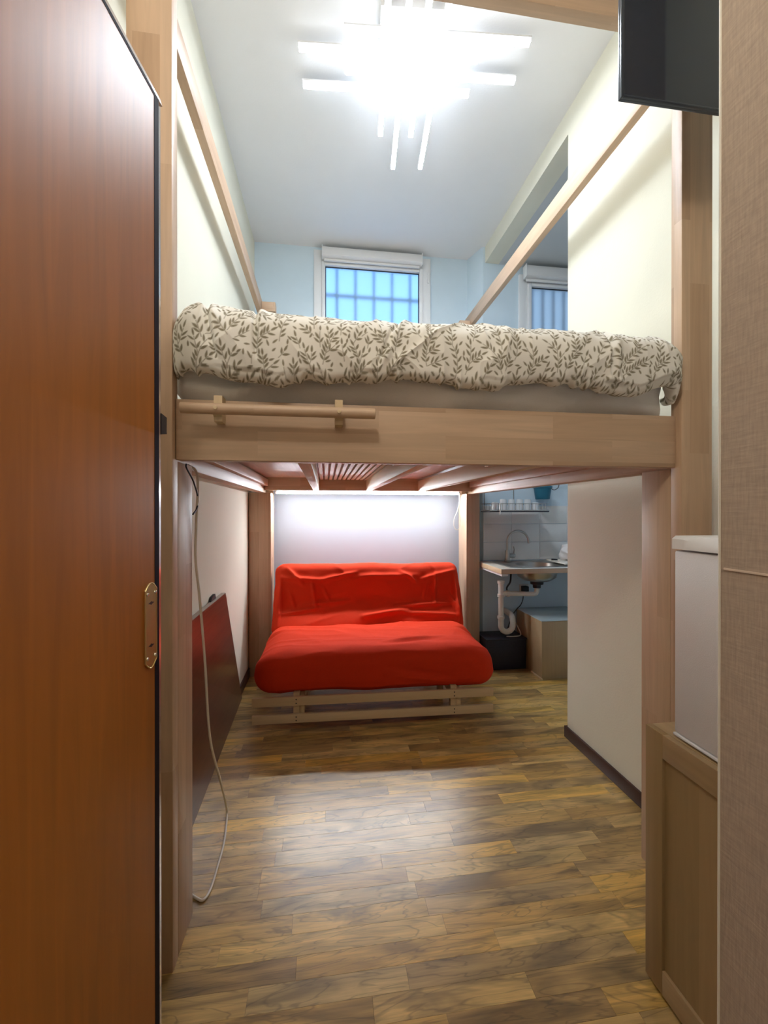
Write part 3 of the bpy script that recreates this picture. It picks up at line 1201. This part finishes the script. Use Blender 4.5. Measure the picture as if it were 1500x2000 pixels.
bk = soft_box(1.43, .17, .55, .07, .010, back_disp)
rot = Matrix.Rotation(R(-25), 4, 'X')
nv = []
for p in bk.v:
    q = rot @ Vector((p[0], p[1] + .085, p[2]))
    nv.append((q.x + .016, q.y + .62, q.z + .372))
bk.v = nv
obj('back_cushion', bk, REDC, fut, smooth=True, local=True, fix=False)
for z0, z1 in ((.061, .109), (.158, .208)):
    s = obj('slat', bx(-.70, .70, 0, .02, z0, z1, bev=.003), PX, fut, local=True)
    for xx in (-.455, .462):
        for zz in (z0 + .014, z1 - .014):
            obj('bolt', MB().lathe([(0, -.002), (.003, -.002), (.004, 0), (.004, .004)], (xx, 0, zz), 8, 'Y'), BLACKP, s, local=True)
for xx in (-.455, .462):
    obj('frame_leg', bx(xx - .018, xx + .018, .0205, .06, .061, .225, bev=.002), PZ, fut, local=True)
    obj('frame_rail', bx(xx + .019, xx + .045, .022, .85, .10, .20, bev=.002), PY, fut, local=True)
    obj('mid_leg', bx(xx - .018, xx + .018, .34, .38, 0, .205, bev=.002), PZ, fut, local=True)
    obj('rear_leg', bx(xx - .018, xx + .018, .80, .84, 0, .36, bev=.002), PZ, fut, local=True)
for k in range(4):
    obj('slat', bx(-.70, .70, .14 + k * .16, .20 + k * .16, .2, .2055), PX, fut, local=True)

# ---------------------------------------------------------------- dark board leaning on the left wall
def board_pt(y, z, off=0.0):
    # leaning plane: foot stands out from the wall, head rests on it
    xb = -.515 - max(0, (y - 2.0)) * .043
    xt = -.5525
    k = z / .80
    return (xb + (xt - xb) * k - off, y, z)


tbm = MB()
P4 = [board_pt(1.42, 0.002), board_pt(2.93, 0.002), board_pt(2.455, .80), board_pt(1.42, .80)]
tbm.prism(P4, (-.022, 0, 0.0))
tt = thing('table_top_board', (-.53, 2.1, 0), 'dark brown varnished board leaning against the cream wall', 'board')
obj('panel', tbm, BOARDM, tt, smooth=False)
edg = plain('board_edge', (0.40, 0.34, 0.28), .5)
obj('edge_strip', MB().prism([board_pt(1.42, .8005), board_pt(2.45, .8005), board_pt(2.45, .8035), board_pt(1.42, .8035)], (-.022, 0, 0)), edg, tt, smooth=False)
obj('hook', MB().prism([(-.566, 2.20, .803), (-.566, 2.30, .803), (-.566, 2.285, .830), (-.566, 2.225, .824)], (-.012, 0, 0)), BLACKP, tt)

# ---------------------------------------------------------------- cables
wc = [(-.43, 1.40, 1.405), (-.405, 1.40, 1.385), (-.398, 1.395, 1.33), (-.402, 1.392, 1.22), (-.404, 1.392, 1.11), (-.40, 1.42, .98), (-.40, 1.478, .76), (-.40, 1.54, .47), (-.40, 1.68, .235), (-.400, 1.785, .06), (-.401, 1.80, .010),
      (-.388, 1.72, .0045), (-.379, 1.64, .0045), (-.377, 1.54, .0045), (-.378, 1.46, .0045), (-.389, 1.424, .0045), (-.410, 1.430, .0045), (-.45, 1.46, .0045)]
tag(obj('power_cable', MB().tube(spline(wc, 10), .0042, 8), CABLEW, smooth=True), 'white power cable hanging from the bed corner down to the floor', 'cable')
bc = [(-.403, 1.30, 1.398), (-.402, 1.30, 1.385), (-.398, 1.35, 1.35), (-.398, 1.397, 1.30), (-.398, 1.385, 1.268), (-.40, 1.352, 1.25)]
tag(obj('wire_end', MB().tube(spline(bc, 8), .0026, 8), BLACKP, smooth=True), 'short loose black wire end curling below the bed corner', 'wire')

# ---------------------------------------------------------------- television on the right post
tv = thing('television', (1.03, 1.0, 2.335), 'black glossy television mounted high on the right bed post', 'television')
SCREEN = plain('screen_glass', (0.006, 0.014, 0.030), 0.05, noise=0.0, spec=0.7)
BEZ = plain('tv_bezel', (0.025, 0.035, 0.05), 0.3)
obj('casing', bx(.762, 1.312, 1.004, 1.014, 2.336, 2.676, bev=.002), BEZ, tv)
obj('rear_bulge', bx(.87, 1.22, 1.0145, 1.06, 2.46, 2.64, bev=.01), BLACKP, tv)
fr = MB()
for a in ((.762, .769, 2.336, 2.676), (1.305, 1.312, 2.336, 2.676), (.769, 1.305, 2.336, 2.342), (.769, 1.305, 2.669, 2.676)):
    fr.box(a[0], a[1], .998, 1.006, a[2], a[3], bev=.001)
obj('bezel', fr, BEZ, tv)
obj('screen', bx(.769, 1.305, 1.0005, 1.0045, 2.342, 2.669), SCREEN, tv)
obj('wall_arm', bx(1.15, 1.20, 1.055, 1.2115, 2.585, 2.635, bev=.004), BLACKP, tv)

# ---------------------------------------------------------------- cabinet and small fridge on it
XC, YC0, YC1, ZCAB = .859, .52, 1.031, .684
cab = thing('storage_cabinet', (1.08, .78, 0), 'low light-brown wooden cabinet with a framed side door', 'cabinet')
obj('carcass', MB().box(XC + .020, 1.30, YC0, YC0 + .018, .05, ZCAB - .018).box(XC + .020, 1.30, YC1 - .018, YC1, .0, ZCAB - .018)
    .box(1.285, 1.30, YC0 + .018, YC1 - .018, 0, ZCAB - .018).box(XC + .02, 1.285, YC0 + .018, YC1 - .018, .05, .068), CABZ, cab)
obj('top_panel', bx(XC + .020, 1.30, YC0, YC1, ZCAB - .018, ZCAB - .001, bev=.001), CABY, cab)
dr = obj('door', bx(XC + .008, XC + .0155, YC0 + .05, YC1 - .05, .06, ZCAB - .06), CABZ, cab)
SW = .058
obj('stile', bx(XC, XC + .018, YC1 - SW, YC1 - .001, .012, ZCAB, bev=.0015), CABZ, dr)
obj('stile', bx(XC, XC + .018, YC0, YC0 + SW, .012, ZCAB, bev=.0015), CABZ, dr)
obj('top_rail', bx(XC, XC + .018, YC0 + SW, YC1 - SW, ZCAB - .062, ZCAB, bev=.0015), CABY, dr)
obj('bottom_rail', bx(XC, XC + .018, YC0 + SW, YC1 - SW, .012, .075, bev=.0015), CABY, dr)
obj('plinth', bx(XC + .022, XC + .034, YC0 + .018, YC1 - .018, 0, .05), DARKT, cab)

fx0, fy0, fy1 = .884, .56, .964
fr_ = thing('mini_fridge', (1.08, .77, ZCAB), 'small white fridge standing on the wooden cabinet', 'fridge')
FRW = plain('fridge_white', (0.72, 0.71, 0.72), 0.42, noise=.015, bump=.25, bscale=500)
obj('body', bx(fx0 + .045, 1.31, fy0, fy1, ZCAB + .006, 1.165, bev=.008), FRW, fr_)
fd = obj('door', bx(fx0, fx0 + .043, fy0, fy1, ZCAB + .012, 1.160, bev=.006), FRW, fr_)
# moulded lid with a shallow wave under its rim
lid = []
for k in range(25):
    yy = fy1 + .002 - (fy1 - fy0 + .004) * k / 24
    t = (fy1 - yy) / .2
    dz = .014 * (1 / (1 + math.exp(-(t - .35) * 14)))
    lid.append((fx0 - .003, yy, 1.166 - dz * 0 - (.0 if t < .0 else 0)))
lm = MB()
n = 25
low = [(fx0 - .004, p[1], 1.1635) for p in lid]
mid = [(fx0 - .004, p[1], 1.1775 + .012 * (1 / (1 + math.exp((((fy1 - p[1]) / .2) - .30) * 16)))) for p in lid]
topf = [(fx0 + .006, p[1], 1.197) for p in lid]
tb_ = [(1.312, p[1], 1.197) for p in lid]
lb_ = [(1.312, p[1], 1.1635) for p in lid]
vs = low + mid + topf + tb_ + lb_
fs = []
for r_ in range(5):
    for k in range(n - 1):
        a, b_ = r_ * n + k, ((r_ + 1) % 5) * n + k
        fs.append((a, a + 1, b_ + 1, b_))
fs.append([r_ * n for r_ in range(5)])
fs.append([r_ * n + n - 1 for r_ in range(5)][::-1])
lm.add(vs, fs)
obj('lid', lm, WPLAST, fr_)
obj('door_gasket', bx(fx0 + .0431, fx0 + .0449, fy0 + .01, fy1 - .01, ZCAB + .02, 1.155), plain('gasket_grey', (.4, .4, .4), .7), fr_)
obj('bottom_trim', bx(fx0 - .002, fx0 + .05, fy0, fy1 + .001, ZCAB + .004, ZCAB + .011, bev=.002), WPLAST, fr_)
for xx in (fx0 + .06, 1.28):
    for yy in (fy0 + .03, fy1 - .03):
        obj('foot', bx(xx - .012, xx + .012, yy - .012, yy + .012, ZCAB - .0008, ZCAB + .0065), BLACKP, fr_)

# ---------------------------------------------------------------- kitchen nook
ZK = .84
ctr = thing('kitchen_counter', (1.75, 3.15, ZK - .045), 'narrow pale wooden counter shelf with a steel rim by the nook wall', 'counter')
CT = plain('counter_laminate', (0.74, 0.68, 0.58), 0.35, noise=.04)
top = MB()
cy0, cy1, cx0, cx1 = 2.905, YK - .009, 1.268, 2.60
sx0, sx1, sy0, sy1 = 1.36, 2.16, 2.955, 3.345
for a in ((cx0, sx0 + .02, cy0, cy1), (sx1 - .02, cx1, cy0, cy1), (sx0 + .02, sx1 - .02, cy0, sy0 + .02), (sx0 + .02, sx1 - .02, sy1 - .02, cy1)):
    top.box(a[0], a[1], a[2], a[3], ZK - .035, ZK - .003)
obj('worktop', top, CT, ctr)
obj('front_edge', bx(cx0 + .001, cx1, cy0 - .006, cy0 - .0002, ZK - .038, ZK - .004, bev=.001), WX, ctr)
obj('side_edge', bx(cx0 - .006, cx0 - .0002, cy0 - .006, cy1, ZK - .038, ZK - .004, bev=.001), PY, ctr)
obj('metal_strip', bx(cx0 - .006, cx1, cy0 - .008, cy0 + .004, ZK - .004, ZK, bev=.001), WPLAST, ctr)
obj('under_batten', bx(cx0 + .002, cx0 + .05, cy0 + .004, cy1, ZK - .055, ZK - .035), WPLAST, ctr)

snk = thing('sink', (1.65, 3.15, ZK), 'stainless steel sink with its round bowl set in the counter', 'sink')
sk = MB()
bcx, bcy, br_ = 1.665, 3.145, .165
# flat rim plate with a raised border, open at the bowl
ring_o = []
N = 48
for k in range(N):
    a = 2 * math.pi * k / N
    c_, s_ = math.cos(a), math.sin(a)
    m_ = max(abs(c_) / ((sx1 - bcx) if c_ > 0 else (bcx - sx0)), abs(s_) / ((sy1 - bcy) if s_ > 0 else (bcy - sy0)))
    ring_o.append((bcx + c_ / m_, bcy + s_ / m_, ZK - .002))
rings = [ring_o, [(p[0] + (bcx - p[0]) * .02, p[1] + (bcy - p[1]) * .02, ZK + .004) for p in ring_o],
         [(p[0] + (bcx - p[0]) * .06, p[1] + (bcy - p[1]) * .06, ZK - .001) for p in ring_o]]
for r_, z in ((br_ + .012, ZK - .001), (br_, ZK - .006), (br_ - .006, ZK - .04), (br_ - .02, ZK - .10), (br_ - .06, ZK - .128), (.03, ZK - .135), (.0, ZK - .135)):
    rings.append([(bcx + r_ * math.cos(2 * math.pi * k / N), bcy + r_ * math.sin(2 * math.pi * k / N), z) for k in range(N)])
vs = [p for r_ in rings for p in r_]
fs = []
for i in range(len(rings) - 1):
    for k in range(N):
        l = (k + 1) % N
        fs.append((i * N + k, i * N + l, (i + 1) * N + l, (i + 1) * N + k))
sk.add(vs, fs)
so = obj('basin', sk, STEEL, snk, smooth=50)
obj('drain_fitting', MB().lathe([(0, -.19), (.03, -.19), (.032, -.165), (.05, -.16), (.052, -.137), (0, -.137)], (bcx, bcy, ZK), 20), BLACKP, snk)

fau = thing('faucet', (1.50, 3.31, ZK), 'curved brushed steel kitchen faucet on the sink', 'faucet')
fx, fy = 1.495, 3.315
obj('base', MB().lathe([(0, .003), (.026, .003), (.026, .010), (.020, .016), (.019, .085), (.016, .095), (0, .095)], (fx, fy, ZK), 20), STEEL, fau)
arc = [(fx, fy, ZK + .09), (fx, fy, ZK + .16)]
for k in range(15):
    a = math.pi - k / 14 * math.pi * .93
    arc.append((fx + .085 + .085 * math.cos(a), fy - .03 * k / 14, ZK + .17 + .085 * math.sin(a)))
l_ = arc[-1]
arc.append((l_[0] + .006, l_[1], l_[2] - .035))
obj('spout', MB().tube(spline(arc, 3), .0095, 12), STEEL, fau, smooth=60)
ob = MB().lathe([(0, 0), (.017, 0), (.019, .012), (.019, .045), (.016, .05), (0, .05)], (fx + .015, fy, ZK + .05), 16, 'X')
lv = obj('valve', ob, STEEL, fau)
obj('lever', MB().tube([(fx + .055, fy, ZK + .066), (fx + .058, fy - .005, ZK + .10), (fx + .050, fy - .01, ZK + .125)], [.005, .004, .0035], 8), STEEL, lv)

# drain pipe
dpz = thing('drain_pipe', (1.40, 3.19, .2), 'white plastic drain pipe with a bend trap under the sink', 'pipe')
px_, py_ = 1.390, 3.20
obj('standpipe', MB().tube([(px_, py_, .69), (px_, py_, .40)], .021, 16), PVC, dpz, smooth=60)
ub = [(px_, py_, .40)]
for k in range(13):
    a = math.pi + k / 12 * math.pi
    ub.append((px_ + .055 + .055 * math.cos(a), py_ + .02 * k / 12, .345 + .055 * math.sin(a)))
ub += [(px_ + .112, py_ + .03, .39), (px_ + .112, py_ + .06, .415), (px_ + .112, py_ + .19, .42)]
obj('trap', MB().tube(ub, .0225, 16), PVC, dpz, smooth=60)
obj('branch', MB().tube([(px_, py_, .60), (px_ + .1, py_ - .01, .60), (bcx - .03, bcy, .60), (bcx - .008, bcy, .606), (bcx, bcy, .625), (bcx, bcy, .66)], .019, 16), PVC, dpz, smooth=60)
for z in (.40, .575, .68):
    obj('collar', MB().lathe([(.0, 0), (.028, 0), (.028, .022), (.0, .022)], (px_, py_, z), 18), PVC, dpz)
obj('collar', MB().lathe([(0, 0), (.026, 0), (.026, .02), (0, .02)], (px_ + .045, py_ - .005, .60), 18, 'X'), PVC, dpz)
# plumbing hose / wires below
hz_ = [(1.52, 3.30, .75), (1.50, 3.27, .68), (1.475, 3.28, .63), (1.49, 3.30, .585), (1.50, 3.36, .57)]
tag(obj('supply_hose', MB().tube(spline(hz_, 8), .007, 8), BLACKP, smooth=True), 'black flexible water hose under the faucet', 'hose')
wz_ = [(1.66, 3.37, .58), (1.655, 3.36, .52), (1.63, 3.35, .47), (1.59, 3.33, .445), (1.54, 3.31, .40), (1.50, 3.29, .33), (1.47, 3.27, .27), (1.46, 3.27, .252)]
tag(obj('appliance_cord', MB().tube(spline(wz_, 8), .004, 8), BLACKP, smooth=True), 'thin dark cord running from the wall socket to the black crate', 'cord')
wz2 = [(1.545, 3.30, .36), (1.575, 3.27, .29), (1.565, 3.22, .256), (1.50, 3.20, .253), (1.44, 3.21, .253)]
tag(obj('appliance_cord', MB().tube(spline(wz2, 8), .004, 8), CABLEW, smooth=True), 'pale loop of cord lying on the black crate', 'cord')
ws = thing('wall_socket', (1.67, YK - .01, .57), 'black plug in a socket under the sink', 'socket')
obj('plate', bx(1.64, 1.72, YK - .012, YK - .0005, .545, .635, bev=.003), WPLAST, ws)
obj('plug', bx(1.648, 1.70, YK - .06, YK - .012, .56, .625, bev=.006), BLACKP, ws)

cr = thing('storage_crate', (1.42, 3.27, 0), 'low black plastic crate on the floor under the sink', 'crate')
BLK = plain('crate_black', (0.012, 0.010, 0.022), .5)
cm = MB().box(1.256, 1.585, 3.165, 3.18, 0.003, .235, bev=.003).box(1.256, 1.585, 3.365, 3.38, .003, .235, bev=.003).box(1.256, 1.271, 3.18, 3.365, .003, .235).box(1.57, 1.585, 3.18, 3.365, .003, .235).box(1.265, 1.57, 3.18, 3.365, .003, .02)
obj('body', cm, BLK, cr)
obj('lid', bx(1.2525, 1.592, 3.158, 3.386, .2355, .249, bev=.003), BLK, cr)
obj('drawer_line', bx(1.27, 1.565, 3.162, 3.1655, .10, .19, bev=.001), BLK, cr)

wb = thing('plywood_box', (1.82, 3.1, 0), 'pale plywood box with a glass top on the nook floor', 'box')
PLY = wood('plywood', 2, (0.52, 0.38, 0.22), (0.55, 0.41, 0.24), (0.58, 0.43, 0.26), stave=.4, length=2, grain=.08)
obj('front_panel', bx(1.603, 2.05, 2.952, 2.967, 0.0, .432, bev=.001), PLY, wb)
obj('side_panel', bx(1.603, 1.618, 2.9675, 3.37, 0, .432, bev=.001), PLY, wb)
obj('side_panel', bx(2.035, 2.05, 2.9675, 3.37, 0, .432, bev=.001), PLY, wb)
obj('top_glass', bx(1.60, 2.053, 2.949, 3.372, .4325, .44, bev=.001), plain('top_blue_glass', (0.55, 0.68, 0.72), .12), wb)
obj('floor_strip', bx(1.590, 1.6025, 2.93, 3.10, .0, .012, bev=.002), PZ, wb)

# wall rack with dishes
rk = thing('dish_rack', (1.55, 3.3, 1.25), 'wire dish rack with a dark drip tray hung on the nook wall', 'rack')
WIRE = CHROME
rx0, rx1, ry0, ry1, rz0, rz1 = 1.285, 1.785, 3.17, 3.37, 1.262, 1.318
obj('drip_tray', bx(rx0, rx1, ry0, ry1, rz0 - .012, rz0 - .001, bev=.003), plain('tray_dark', (.05, .055, .07), .4), rk)
for z in (rz0 + .004, rz1):
    obj('rim_wire', MB().tube([(rx0, ry0, z), (rx1, ry0, z), (rx1, ry1, z), (rx0, ry1, z)], .003, 6, closed=True), WIRE, rk)
k = 0
xw = rx0 + .02
while xw < rx1 - .005:
    obj('wire', MB().tube([(xw, ry0, rz1), (xw, ry0, rz0 + .004), (xw, ry1, rz0 + .004), (xw, ry1, rz1)], .0016, 5), WIRE, rk)
    xw += .028
for xx in (1.325, 1.585):
    obj('hanger', MB().tube([(xx, ry1, rz0), (xx, YK - .012, rz1), (xx, YK - .006, 1.48)], .003, 6), WIRE, rk)
GLZ = plain('glassware', (0.80, 0.84, 0.86), .12)
for i, xx in enumerate((1.36, 1.43, 1.50, 1.57, 1.64, 1.705)):
    g = thing('drinking_glass', (xx, 3.25, rz0 + .006), 'tall clear drinking glass upturned in the dish rack' if i in (1, 2, 3, 4) else 'short clear drinking glass upturned near an end of the dish rack', 'glass', 'tall glasses in the dish rack' if i in (1, 2, 3, 4) else 'short glasses in the dish rack')
    hh = .085 if i in (1, 2, 3, 4) else .06
    obj('bowl', MB().lathe([(.030, 0), (.027, hh), (.0, hh), (.0, hh - .004), (.0255, hh - .004), (.0285, 0), (.030, 0)], (xx, 3.25, rz0 + .006), 18), GLZ, g, smooth=60)
    obj('base_ring', MB().lathe([(.0, hh), (.021, hh), (.021, hh + .003), (0, hh + .003)], (xx, 3.25, rz0 + .006), 18), GLZ, g, smooth=60)
kt = MB()
tag(obj('ladle', MB().tube([(1.363, 3.155, 1.32), (1.363, 3.156, 1.235)], .006, 8), CHROME), 'steel utensil hooked on the rim of the dish rack', 'utensil')

bk_ = thing('bucket', (1.80, 3.31, 1.35), 'small teal plastic bucket hanging on the nook wall', 'bucket')
TEAL = plain('teal_plastic', (0.02, 0.17, 0.27), .4)
bcx2, bcy2 = 1.80, 3.305
obj('body', MB().lathe([(0, 1.358), (.055, 1.358), (.058, 1.362), (.072, 1.462), (.069, 1.462), (.055, 1.364), (0, 1.364)], (bcx2, bcy2, 0), 28), TEAL, bk_, smooth=50)
obj('rim', MB().lathe([(.071, 1.452), (.078, 1.453), (.078, 1.466), (.069, 1.466)], (bcx2, bcy2, 0), 28), TEAL, bk_, smooth=50)
obj('bail', MB().tube([(bcx2 + .076 * math.cos(R(a)), bcy2 + .0, 1.458 + .07 * math.sin(R(a))) for a in range(0, 181, 15)], .0025, 6), WIRE, bk_)
rl = thing('hook_rail', (1.85, YK - .03, 1.49), 'dark wire hook rail above the bucket on the nook wall', 'rail')
obj('rod', MB().tube([(1.70, YK - .03, 1.505), (2.2, YK - .03, 1.505)], .004, 8), BLACKP, rl)
for xx in (1.74, 2.15):
    obj('standoff', MB().tube([(xx, YK - .03, 1.505), (xx, YK + .001, 1.505)], .004, 8), BLACKP, rl)
obj('hook', MB().tube(spline([(1.905, YK - .03, 1.505), (1.91, YK - .032, 1.46), (1.94, YK - .034, 1.44), (1.975, YK - .034, 1.46), (1.985, YK - .034, 1.49)], 6), .003, 6), BLACKP, rl)
obj('hanger_wire', MB().tube([(bcx2, bcy2, 1.53), (bcx2, YK - .03, 1.506)], .003, 6), BLACKP, rl)


# crumpled cloth, tray and knife on the counter
def cl_disp(P, n):
    x, y, z = P[:, 0], P[:, 1], P[:, 2]
    d = .028 * (fbm(x * 14 + 3, y * 14 + z * 11, 3) - .42) * 2 + .02 * ridge(x * 16 + z * 9, y * 13 - z * 8) ** 3
    P = P + n * d[:, None]
    P[:, 2] = np.maximum(P[:, 2], 0)
    return P


cl = soft_box(.26, .16, .115, .055, .006, cl_disp)
cl.v = [(p[0] + 2.02, p[1] + 3.14, p[2] + ZK + .023) for p in cl.v]
tag(obj('dish_cloth', cl, plain('cloth_white', (.78, .76, .76), .95, noise=.05, nscale=60), smooth=True, fix=False), 'crumpled white cloth on the counter beside the sink', 'cloth')
tr = MB()
tr.prism([(1.815, 2.99, ZK + .010), (2.25, 2.96, ZK + .010), (2.25, 3.26, ZK + .010), (1.80, 3.24, ZK + .016)], (0, 0, .008))
tag(obj('draining_board', tr, plain('board_cream', (.76, .74, .66), .5)), 'thin cream draining board under the crumpled cloth', 'board')
kn = thing('kitchen_knife', (1.80, 3.12, ZK + .03), 'small knife with dark handle resting on the draining board', 'knife')
obj('handle', MB().tube([(1.775, 3.12, ZK + .036), (1.82, 3.11, ZK + .034)], [.007, .006], 8), BLACKP, kn)
obj('blade', MB().prism([(1.82, 3.112, ZK + .030), (1.92, 3.088, ZK + .022), (1.82, 3.104, ZK + .040)], (0.001, .0025, 0)), CHROME, kn)

# ---------------------------------------------------------------- entry lamp behind the camera
hx_, hy_ = -.22, -.08
hl = thing('entry_lamp', (hx_, hy_, ZC), 'small white globe pendant lamp over the entry passage', 'lamp')
obj('ceiling_rose', MB().lathe([(0, 0), (.05, 0), (.045, -.02), (0, -.025)], (hx_, hy_, ZC), 24), WPLAST, hl)
obj('cord', MB().tube([(hx_, hy_, ZC - .02), (hx_, hy_, 2.87)], .004, 8), CABLEW, hl)
obj('holder', MB().lathe([(0, .125), (.02, .12), (.024, .09), (.0, .088)], (hx_, hy_, 2.75), 16), WPLAST, hl)
gl = [(.095 * math.sin(math.pi * k / 16), -.095 * math.cos(math.pi * k / 16)) for k in range(17)]
obj('globe', MB().lathe(gl, (hx_, hy_, 2.75), 28), emit('entry_globe', (1.0, .925, .82), HALL_E), hl, smooth=True)
